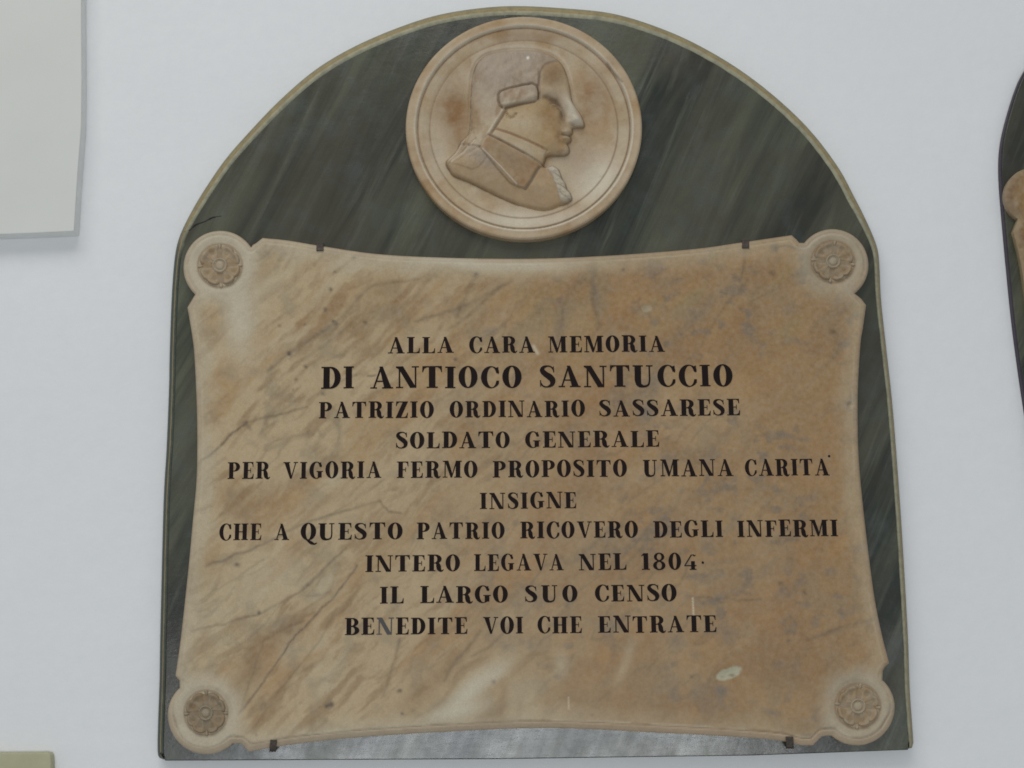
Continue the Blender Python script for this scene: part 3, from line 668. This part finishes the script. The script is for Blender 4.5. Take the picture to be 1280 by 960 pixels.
    c = mixc(c, lin((128, 82, 58)), np.exp(-(dseg(P, polyL([(385, 490), (440, 508), (520, 540), (570, 560)]))/1.2)**2)*.6)
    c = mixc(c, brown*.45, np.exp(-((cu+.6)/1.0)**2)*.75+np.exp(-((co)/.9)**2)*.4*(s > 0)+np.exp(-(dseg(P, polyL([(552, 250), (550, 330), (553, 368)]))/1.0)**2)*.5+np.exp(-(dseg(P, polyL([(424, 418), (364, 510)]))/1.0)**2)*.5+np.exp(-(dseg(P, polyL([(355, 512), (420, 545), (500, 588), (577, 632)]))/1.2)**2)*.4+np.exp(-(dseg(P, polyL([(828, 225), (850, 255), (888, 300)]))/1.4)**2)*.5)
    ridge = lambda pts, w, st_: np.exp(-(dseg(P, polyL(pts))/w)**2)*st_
    c = mixc(c, pale*1.02, np.clip(ridge([(293, 262), (287, 310), (284, 380), (282, 440), (277, 488)], 1.6, .7)+ridge([(415, 408), (352, 508)], 1.3, .6)+ridge([(330, 572), (400, 640), (466, 712)], 1.2, .6)  # pale highlights painted along the ridges of the relief
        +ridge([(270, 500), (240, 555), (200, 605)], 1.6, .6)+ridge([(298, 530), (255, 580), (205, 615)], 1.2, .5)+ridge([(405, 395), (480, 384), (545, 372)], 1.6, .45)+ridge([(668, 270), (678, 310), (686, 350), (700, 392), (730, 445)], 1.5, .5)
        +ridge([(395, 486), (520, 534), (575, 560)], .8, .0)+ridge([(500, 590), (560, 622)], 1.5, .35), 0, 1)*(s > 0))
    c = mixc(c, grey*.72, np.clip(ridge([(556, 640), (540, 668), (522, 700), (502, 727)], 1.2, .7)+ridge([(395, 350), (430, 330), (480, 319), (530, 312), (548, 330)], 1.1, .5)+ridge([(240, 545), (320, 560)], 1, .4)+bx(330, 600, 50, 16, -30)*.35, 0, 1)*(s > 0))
    c = mixc(c, brown*.9, np.clip(sstep(.55, .8, fbm(lx/30, ly/70, 77))*.45*(wg > 2)*sstep(170, 260, ly), 0, 1))
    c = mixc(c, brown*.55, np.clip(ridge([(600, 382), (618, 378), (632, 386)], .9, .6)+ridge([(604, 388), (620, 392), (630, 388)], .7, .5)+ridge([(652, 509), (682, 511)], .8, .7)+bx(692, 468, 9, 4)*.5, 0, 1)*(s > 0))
    c = mixc(c, lin((225, 222, 210)), gauss(lx, ly, 511, 206, 5, 6)*.9)
    return np.clip(c*1.50*(.90+.20*n2)[:, None], 0, .9)
def med_regions(cen):
    sd = lambda q: inside(cen, q)
    lab = np.zeros(len(cen), int)
    hd = sd(HEAD)
    r = np.hypot((cen[:, 0]-MC[0])/MR[0], (cen[:, 1]-MC[1])/MR[1])
    lab[r > .905] = 8
    lab[hd] = 1
    ly = (cen[:, 1]-10)*3.2
    for k, q in ((2, WIG), (3, QUEUE), (4, CURL), (5, STOCK), (6, COLLAR), (7, JABOT)):
        lab[hd & sd(q)] = k
    coat = polyL([(160, 640), (186, 630), (262, 590), (318, 562), (390, 650), (440, 706), (478, 722), (502, 727), (522, 700), (540, 668), (556, 640), (590, 650), (604, 670), (618, 705), (630, 745), (640, 776), (640, 850), (160, 850)])
    lab[hd & sd(coat) & (lab == 1)] = 9
    return lab
MED = clean([(MC[0]+MR[0]*math.cos(t), MC[1]+MR[1]*math.sin(t)) for t in np.linspace(0, 2*math.pi, 260)[:-1]])
names = {0: 'portrait_ground', 8: 'medallion_moulding', 1: 'face', 2: 'wig', 3: 'wig_queue', 4: 'side_curl', 5: 'neck_stock', 6: 'coat_collar', 7: 'jabot', 9: 'coat'}
def reg(cen):
    lab = med_regions(cen); return [(names[k], lab == k) for k in (8, 0, 1, 2, 3, 4, 5, 6, 7, 9)]
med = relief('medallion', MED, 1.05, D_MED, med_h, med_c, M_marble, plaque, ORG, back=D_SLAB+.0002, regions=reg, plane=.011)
med[0].name = 'medallion'
for o in med[1:]: o.parent = med[0]

# ---- iron clamps that hold the tablet, cracks in the slab
def clamp(cx, cy, w, hgt, dirn, rot=0):
    """bent strap: lies on the slab, climbs the edge and hooks over the tablet face"""
    p = [(0, hgt*.22, .0215), (0, hgt*.10, .0222), (0, 0, .030), (0, -hgt*.12, .0345), (0, -hgt*.75, .0378), (0, -hgt*.8, .0362)]
    V = []; n = len(p)
    for (x, y, dp) in p:
        for sx in (-1, 1):
            yy = y*dirn; q = to_wall([(cx+sx*w/2+rot*yy, cy+yy)], dp)[0]; V.append((q[0]-ORG[0], -dp, q[1]-ORG[2]))
    Fc = [(2*i, 2*i+1, 2*i+3, 2*i+2) for i in range(n-1)]
    me = new_mesh('clamp', V, Fc, False); o = link('clamp', me, M_iron, plaque)
    s = o.modifiers.new('solid', 'SOLIDIFY'); s.thickness = .0016; s.offset = 0
    b = o.modifiers.new('bevel', 'BEVEL'); b.width = .0005; b.segments = 2
    return o
clamp(341, 936.5, 8.5, 14, 1, -.1); clamp(987.5, 932.5, 9.5, 14, 1, .05); clamp(400, 305.3, 9, 10, -1); clamp(932, 301.2, 9, 11, -1)

def crack(pts, w, depth, parent=plaque, mat=M_crack):
    q = spline(pts, 2.0); n = len(q); V = []
    for i, (x, y) in enumerate(q):
        a = q[max(0, i-1)]; b = q[min(n-1, i+1)]; t = np.array([b[0]-a[0], b[1]-a[1]]); t = t/np.linalg.norm(t); nn = np.array([-t[1], t[0]])
        ww = w*(.5+.9*random.random())*min(1, 3*(1-i/n)+.15)
        for s in (-1, 1):
            g = to_wall([(x+nn[0]*ww/2*s, y+nn[1]*ww/2*s)], depth)[0]; V.append((g[0]-ORG[0], -depth-(.0003 if s > 0 else .0004), g[1]-ORG[2]))
    Fc = [(2*i, 2*i+1, 2*i+3, 2*i+2) for i in range(n-1)]
    return link('crack', new_mesh('crack', V, Fc, False), mat, parent)
crack([(231, 290), (238, 287), (245, 281), (256, 277), (266, 272), (277, 270)], 1.5, D_SLAB)

# ---- lettering -------------------------------------------------------------
S0, S1 = .09, .352           # main stem
HL = .056                   # serif / hairline thickness
def R_(a, b, c, d): return ([(a, b), (c, b), (c, d), (a, d)], None)
def Pg(*p): return (list(p), None)
def ell(cx, cy, rx, ry, n=40): return [(cx+rx*math.cos(2*math.pi*i/n), cy+ry*math.sin(2*math.pi*i/n)) for i in range(n)]
def bow(x0, x1, y0, y1, n=20):
    """D-shaped lobe: straight to x0+..., then half ellipse"""
    cy, ry = (y0+y1)/2, (y1-y0)/2
    return [(x0, y0)]+[(x1[0]+(x1[1]-x1[0])*math.cos(t), cy+ry*math.sin(t)) for t in np.linspace(-math.pi/2, math.pi/2, n)]+[(x0, y1)]
def stroke(pts, hw, step=.03):
    q = spline(pts, step); n = len(q); K = np.linspace(0, len(hw)-1, n)
    # widths given at control points: distribute by nearest control index
    d = [0]
    for a, b in zip(pts[:-1], pts[1:]): d.append(d[-1]+math.hypot(b[0]-a[0], b[1]-a[1]))
    s = [0]
    for a, b in zip(q[:-1], q[1:]): s.append(s[-1]+math.hypot(b[0]-a[0], b[1]-a[1]))
    W_ = np.interp(np.array(s)/s[-1], np.array(d)/d[-1], hw)
    Lf, Rt = [], []
    for i in range(n):
        a = q[max(0, i-1)]; b = q[min(n-1, i+1)]; t = np.array([b[0]-a[0], b[1]-a[1]]); t /= np.linalg.norm(t)+1e-12
        Lf.append((q[i][0]-t[1]*W_[i], q[i][1]+t[0]*W_[i])); Rt.append((q[i][0]+t[1]*W_[i], q[i][1]-t[0]*W_[i]))
    return (Lf+Rt[::-1], None)
stem = R_(S0, 0, S1, 1)
sfb, sft = R_(0, 0, .43, HL), R_(0, 1-HL, .43, 1)
def endr(x, y0, y1, base):  # little wedge at the end of a bar
    return Pg((x-.12, base), (x, y0), (x, y1), (x-.045, y1)) if y0 < y1 else Pg((x-.045, y1), (x, y1), (x, y0), (x-.12, base))
G = {
 'I': (.43, [stem, sfb, sft]),
 'L': (.72, [stem, sft, R_(0, 0, .71, HL), Pg((.52, HL-.005), (.71, 0), (.72, .31), (.685, .31), (.64, .13))]),
 'E': (.71, [stem, R_(0, 0, .69, HL), R_(0, 1-HL, .67, 1), R_(.3, .475, .52, .525), R_(.50, .36, .535, .64), Pg((.50, HL-.005), (.69, 0), (.71, .30), (.675, .30), (.62, .12)), Pg((.50, 1-HL+.005), (.67, 1), (.68, .72), (.645, .72), (.6, .89))]),
 'F': (.68, [stem, sfb, R_(0, 1-HL, .67, 1), R_(.3, .475, .52, .525), R_(.50, .36, .535, .64), Pg((.50, 1-HL+.005), (.67, 1), (.68, .70), (.645, .70), (.6, .89))]),
 'T': (.82, [R_(.275, 0, .545, 1), R_(.18, 0, .64, HL), R_(.01, 1-HL, .81, 1), Pg((.2, 1-HL+.005), (.01, 1), (0, .72), (.035, .72), (.09, .88)), Pg((.62, 1-HL+.005), (.81, 1), (.82, .72), (.785, .72), (.73, .88))]),
 'H': (.93, [stem, sfb, sft, R_(.58, 0, .85, 1), R_(.50, 0, .93, HL), R_(.50, 1-HL, .93, 1), R_(.3, .475, .6, .53)]),
 'N': (.96, [R_(.115, 0, .18, 1), R_(0, 0, .30, HL), R_(.66, 1-HL, .96, 1), R_(.785, 0, .85, 1), Pg((0, 1), (.30, 1), (.85, .0), (.59, 0), (.13, .86), (0, 1-HL))]),
 'M': (1.10, [R_(.105, 0, .165, 1), R_(0, 0, .27, HL), R_(.75, 0, 1.01, 1), R_(.66, 0, 1.10, HL), Pg((0, 1), (.32, 1), (.585, .14), (.53, 0), (.455, 0), (.14, .92), (0, 1-HL)), Pg((.48, 0), (.54, 0), (.83, 1), (.76, 1)), R_(.74, 1-HL, 1.10, 1)]),
 'A': (.93, [Pg((.10, 0), (.165, 0), (.46, .93), (.40, .99)), Pg((.36, 1), (.50, 1), (.87, 0), (.57, 0)), R_(.22, .30, .64, .355), R_(0, 0, .27, HL), R_(.48, 0, .93, HL)]),
 'V': (.88, [Pg((.05, 1), (.34, 1), (.54, .04), (.50, 0), (.42, 0)), Pg((.74, 1), (.80, 1), (.52, 0), (.46, 0)), R_(0, 1-HL, .42, 1), R_(.63, 1-HL, .90, 1)]),
 'O': (.80, [(ell(.40, .5, .40, .52), ell(.40, .5, .135, .465))]),
 'Q': (.80, [(ell(.40, .5, .40, .52), ell(.40, .5, .135, .465)), stroke([(.30, .03), (.42, -.06), (.56, -.17), (.72, -.24), (.86, -.17)], [.03, .07, .09, .05, .02])]),
 '0': (.66, [(ell(.33, .5, .33, .52), ell(.33, .5, .105, .46))]),
 '8': (.64, [(ell(.32, .26, .32, .28), ell(.32, .26, .135, .21)), (ell(.32, .77, .27, .25), ell(.32, .77, .12, .185))]),
 '1': (.44, [R_(.12, 0, .36, 1), R_(.02, 0, .44, HL), Pg((.12, 1), (.0, .86), (.0, .82), (.13, .88))]),
 '4': (.66, [Pg((.36, .92), (.44, .92), (.08, .30), (.0, .26)), R_(.0, .22, .64, .28), R_(.36, 0, .56, .52), R_(.28, 0, .64, HL), stroke([(.46, .92), (.54, .84), (.62, .90)], [.04, .03, .01])]),
 'D': (.82, [stem, sfb, sft, (bow(S0, (.40, .82), 0, 1), bow(.34, (.36, .565), HL+.01, 1-HL-.01))]),
 'P': (.76, [stem, sfb, sft, (bow(S0, (.44, .77), .44, 1), bow(.34, (.38, .53), .44+HL, 1-HL-.01))]),
 'R': (.87, [stem, sfb, sft, (bow(S0, (.44, .77), .46, 1), bow(.34, (.38, .53), .46+HL, 1-HL-.01)), stroke([(.44, .49), (.55, .44), (.60, .30), (.63, .14), (.72, .03), (.80, .02), (.88, .11)], [.03, .10, .13, .12, .08, .04, .015])]),
 'B': (.80, [stem, sfb, sft, (bow(S0, (.42, .80), 0, .53), bow(.34, (.38, .55), HL, .53-HL)), (bow(S0, (.42, .75), .49, 1), bow(.34, (.38, .52), .49+HL, 1-HL))]),
 'C': (.76, [(ell(.42, .5, .42, .52)[2:-1] and [p for p in ell(.42, .5, .42, .52, 60) if True], ell(.46, .5, .205, .47)), Pg((.57, .92), (.735, .98), (.745, .66), (.705, .66), (.66, .82))]),
 'G': (.84, [([p for p in ell(.42, .5, .42, .52, 60)], ell(.45, .5, .195, .47)), Pg((.57, .92), (.715, .98), (.725, .68), (.685, .68), (.64, .84)), R_(.52, .06, .76, .43), R_(.44, .40, .84, .45)]),
 'S': (.66, [stroke([(.585, .80), (.50, .93), (.35, .975), (.17, .915), (.125, .77), (.24, .62), (.42, .48), (.535, .33), (.51, .13), (.33, .025), (.15, .06), (.055, .20)], [.03, .028, .032, .07, .105, .12, .135, .125, .085, .032, .03, .03]), Pg((.55, .90), (.60, .98), (.615, .68), (.575, .68)), Pg((.08, .10), (.03, .02), (.02, .33), (.06, .33))]),
 'U': (.90, [stroke([(.215, .96), (.215, .6), (.215, .30), (.27, .10), (.45, .02), (.64, .09), (.70, .30), (.70, .6), (.70, .96)], [.135, .135, .135, .105, .05, .04, .033, .033, .033]), sft, R_(.56, 1-HL, .84, 1)]),
 'Z': (.74, [Pg((.43, 1), (.72, 1), (.31, 0), (.01, 0)), R_(.01, 0, .70, HL), R_(.04, 1-HL, .72, 1), Pg((.50, HL-.005), (.70, 0), (.72, .32), (.685, .32), (.62, .12)), Pg((.22, 1-HL+.005), (.04, 1), (.02, .72), (.055, .72), (.12, .89))]),
 '.': (.13, [(ell(.065, .42, .075, .08, 16), None)]),
 "'": (.10, [(ell(.05, 1.13, .07, .075, 14), None)]),
}
CUT = {'C': [[(.56, .34), (1.0, .34), (1.0, .69), (.56, .69)], [(.76, .2), (1, .2), (1, .9), (.76, .9)]], 'G': [[(.56, .30), (1.0, .30), (1.0, .70), (.56, .70)], [(.765, .0), (1, .0), (1, 1), (.765, 1)]]}
def glyph_mesh(ch):
    w, shapes = G[ch]; pts, faces, info = [], [], []
    def add(poly):
        # anticlockwise
        a = sum(p[0]*q[1]-q[0]*p[1] for p, q in zip(poly, poly[1:]+poly[:1]))
        if a < 0: poly = poly[::-1]
        i0 = len(pts); pts.extend(Vector((p[0], p[1])) for p in poly); faces.append(list(range(i0, len(pts)))); return poly
    sh = [(add(a), add(b) if b else None) for a, b in shapes]; cuts = [add(list(c)) for c in CUT.get(ch, [])]
    v, e, f, *_ = delaunay_2d_cdt(pts, [], faces, 0, 1e-6, False)
    V = np.array([tuple(p) for p in v]); T = [list(t) for t in f]
    keep = []
    for t in T:
        # interior test at the centroid
        c = V[t].mean(0)[None]
        ok = False
        for k, (a, b) in enumerate(sh):
            if inside(c, a)[0] and not (b and inside(c, b)[0]):
                if k == 0 and any(inside(c, q)[0] for q in cuts): continue
                ok = True; break
        if ok: keep.append(t)
    edges = {}
    for t in keep:
        for a, b in zip(t, t[1:]+t[:1]): edges[(a, b)] = 1
    bd = [(a, b) for (a, b) in edges if (b, a) not in edges]
    n = len(V); th = .022
    VV = [(p[0], -th, p[1]) for p in V]+[(p[0], .01, p[1]) for p in V]
    # orientation: x right, z up, looking along +y: anticlockwise in (x, z) faces -y
    FF = []
    for t in keep:
        p = V[t]; ar = sum(p[i][0]*p[(i+1) % len(t)][1]-p[(i+1) % len(t)][0]*p[i][1] for i in range(len(t)))
        FF.append(tuple(t) if ar > 0 else tuple(t[::-1]))
    for a, b in bd: FF.append((a, n+a, n+b, b))
    me = bpy.data.meshes.new('letter'); me.from_pydata(VV, [], FF); me.validate(); me.update()
    used = set(i for f_ in FF for i in f_)
    me.materials.append(M_ink)
    return me
GM = {}
LINES = [  # baseline at left x / right x, cap height, words (text, x0, x1)
 (20.2, (485, 441.7), (832, 439.6), [('ALLA', 485, 567.5), ('CARA', 586.5, 668.5), ('MEMORIA', 685.5, 831.5)]),
 (27.0, (402, 486), (916, 482.6), [('DI', 401.5, 442), ('ANTIOCO', 463, 652), ('SANTUCCIO', 674.5, 916)]),
 (20.3, (398, 523), (925, 519.3), [('PATRIZIO', 398.5, 542), ('ORDINARIO', 562, 731), ('SASSARESE', 749, 925)]),
 (20.3, (494, 560.7), (824, 558.6), [('SOLDATO', 494.5, 637.5), ('GENERALE', 656.5, 824)]),
 (20.8, (284, 598.7), (1040, 594.2), [('PER', 284.5, 337), ('VIGORIA', 354, 477), ('FERMO', 496, 597), ('PROPOSITO', 616, 783.5), ('UMANA', 804, 916.5), ('CARITA', 931.5, 1037), ("'", 1036.5, 1039)]),
 (20.3, (600, 636.5), (720, 635.3), [('INSIGNE', 600, 720.5)]),
 (20.6, (274, 675.6), (1047, 670.2), [('CHE', 274, 326.5), ('A', 343, 361.5), ('QUESTO', 375.6, 503.5), ('PATRIO', 521, 631), ('RICOVERO', 650.5, 797.5), ('DEGLI', 817, 904), ('INFERMI', 922, 1047.5)]),
 (20.6, (456, 714.7), (880, 711.8), [('INTERO', 456.7, 575), ('LEGAVA', 592.6, 705), ('NEL', 723.7, 783), ('1804', 802, 871), ('.', 877.5, 881)]),
 (20.9, (475, 754.3), (845, 751), [('IL', 475, 504.3), ('LARGO', 525.4, 635), ('SUO', 656, 722), ('CENSO', 743.8, 845.5)]),
 (20.9, (431, 793.6), (895, 790), [('BENEDITE', 431, 584.3), ('VOI', 604, 654), ('CHE', 672, 727.3), ('ENTRATE', 747.8, 895.7)]),
]
rl = random.Random(11)
for ln, (cap, pa, pb, words) in enumerate(LINES):
    for wd, (txt, x0, x1) in enumerate(words):
        by = lambda x: pa[1]+(pb[1]-pa[1])*(x-pa[0])/(pb[0]-pa[0])
        A, B = to_wall([(x0, by(x0)), (x1, by(x1))], D_FRONT); top = to_wall([((x0+x1)/2, by((x0+x1)/2)-cap)], D_FRONT)[0]; mid = to_wall([((x0+x1)/2, by((x0+x1)/2))], D_FRONT)[0]
        H = top[1]-mid[1]; Wd = B[0]-A[0]; ang = math.atan2(B[1]-A[1], B[0]-A[0])
        sx = 1.0; tot = sum(G[c][0] for c in txt)
        if len(txt) > 1:
            tr = (Wd/H-tot)/(len(txt)-1)
            sx = min(1.15, (Wd/H-.145*(len(txt)-1))/tot); sx = max(sx, .93); tr = (Wd/H-sx*tot)/(len(txt)-1)
            if tr < .11: sx = (Wd/H-.11*(len(txt)-1))/tot; tr = .11
            if tr > .31: sx = (Wd/H-.31*(len(txt)-1))/tot; tr = .31
            pass
        else: tr = 0; sx = min(1.05, Wd/H/tot) if txt.isalpha() else 1
        cx = 0
        for i, ch in enumerate(txt):
            if ch not in GM: GM[ch] = glyph_mesh(ch)
            o = bpy.data.objects.new('letter', GM[ch]); C.objects.link(o); o.parent = tablet
            X = A[0]+cx*H*math.cos(ang); Z = A[1]+cx*H*math.sin(ang)+rl.uniform(-.0003, .0003)
            o.location = (X-ORG[0], -D_FRONT+.0001, Z-ORG[2])
            j = 1+rl.uniform(-.015, .02); o.scale = (H*sx*j, H, H*j); o.rotation_euler = (0, -ang+rl.uniform(-.008, .008), 0)
            if (ln, wd, i) == (9, 0, 2):
                o.material_slots[0].link = 'OBJECT'; o.material_slots[0].material = M_ink_worn
                o['label'] = 'faded grey letter N whose black fill has worn away'
            cx += G[ch][0]*sx+tr

# ------------------------------------------------------------------ the pale board at upper left
bo = to_wall([(40, 294)], 0)[0]; BO = (bo[0], 0, bo[1])
board = tag(empty('marble_board', BO), 'blank off white stone slab at the upper left with thick grey edges', 'stone slab')
face = [(101, -110), (101.5, 0), (102, 100), (101.5, 157), (97, 215), (92.3, 289), (40, 291.5), (-60, 295), (-260, 300), (-260, -110)]
slab_solid('slab_face', face, .0205, .024, M_board, board, BO, .0012)
slab_solid('slab_edge', [(p[0]+(.8 if p[0] > 60 else 0), p[1]+(.8 if p[1] > 250 else 0)) for p in face], 0, .0203, M_boardedge, board, BO, .001)

# ------------------------------------------------------------------ olive plate in the bottom left corner
oo = to_wall([(20, 941)], 0)[0]; OO = (oo[0], 0, oo[1])
op = tag(empty('olive_plate', OO), 'olive beige stone plate whose rounded corner shows at the bottom left', 'stone plate')
pl = [(-200, 944), (-60, 942), (56, 941)]+[(58+5*math.sin(t), 946-5*math.cos(t)) for t in (0.2, .7, 1.2)]+[(63.5, 952), (64, 1100), (-200, 1100)]
slab_solid('plate_face', pl, .0, .016, M_olive, op, OO, .0015)

# ------------------------------------------------------------------ neighbouring memorial at the right edge
no = to_wall([(1380, 500)], 0)[0]; NO = (no[0], 0, no[1])
nb = tag(empty('neighbouring_plaque', NO), 'dark marble plaque with tan roundel cut off by the right edge of the view', 'plaque')
lft = [(1304, 52), (1280, 88), (1270, 109), (1260, 140), (1252.5, 170), (1249.5, 195), (1249.5, 222), (1252, 258), (1258.5, 330), (1267, 412), (1280, 505), (1296, 600), (1310, 660)]
lft = [(x+3.5, y) for x, y in lft]
mir = [(2*1400-x, y) for x, y in reversed(lft)]
out = spline(lft, 5)+[(1400, 672)]+spline(mir, 5)+[(1440, 30), (1400, 22), (1360, 28)]
slab_solid('back_slab', out, 0, .012, M_slab, nb, NO, .0012)
edge2 = [(x-1.8, y-.2) for x, y in spline(lft, 5)]
slab_solid('slab_edge', edge2+[(1400, 676)]+[(2*1400-x, y) for x, y in reversed(edge2)]+[(1440, 28), (1400, 20), (1360, 26)], 0.0, .0105, M_purple, nb, NO, .001)
def nb_h(P, d): return 14-6*np.clip(1-d/6, 0, 1)**2-1.4*np.exp(-((d-7)/1.2)**2)
def nb_c(P, d, h):
    x, y = P[:, 0], P[:, 1]; n1 = fbm(x/20, y/20, 301)
    c = np.tile(lin((132, 104, 64)), (len(x), 1)); c = mixc(c, lin((104, 72, 44)), sstep(.4, .7, n1)*.8)
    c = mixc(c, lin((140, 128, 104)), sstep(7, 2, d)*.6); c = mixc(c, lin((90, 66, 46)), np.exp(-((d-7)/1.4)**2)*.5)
    c = mixc(c, lin((168, 160, 140)), sstep(.5, .8, fbm(x/9, y/14, 311))*.5*(y < 300))
    return np.clip(c*1.25, 0, .9)
no_out = arc(1291, 243, 34, 120, 330, 24)+spline([(1322, 222), (1360, 232), (1400, 236), (1440, 232), (1478, 222)], 6)+arc(1516, 242, 34, 210, 420, 24)+\
    spline([(1532, 288), (1522, 330), (1512, 400), (1500, 480), (1486, 560)], 6)+[(1400, 575)]+spline([(1314, 560), (1300, 480), (1288, 400), (1278, 330), (1268, 288)], 6)
no_out = clean(no_out)
relief('tablet', no_out, 5, .0122, nb_h, nb_c, M_marble, nb, NO, back=.0121, plane=.012)
print('verts', sum(len(m.vertices) for m in bpy.data.meshes))
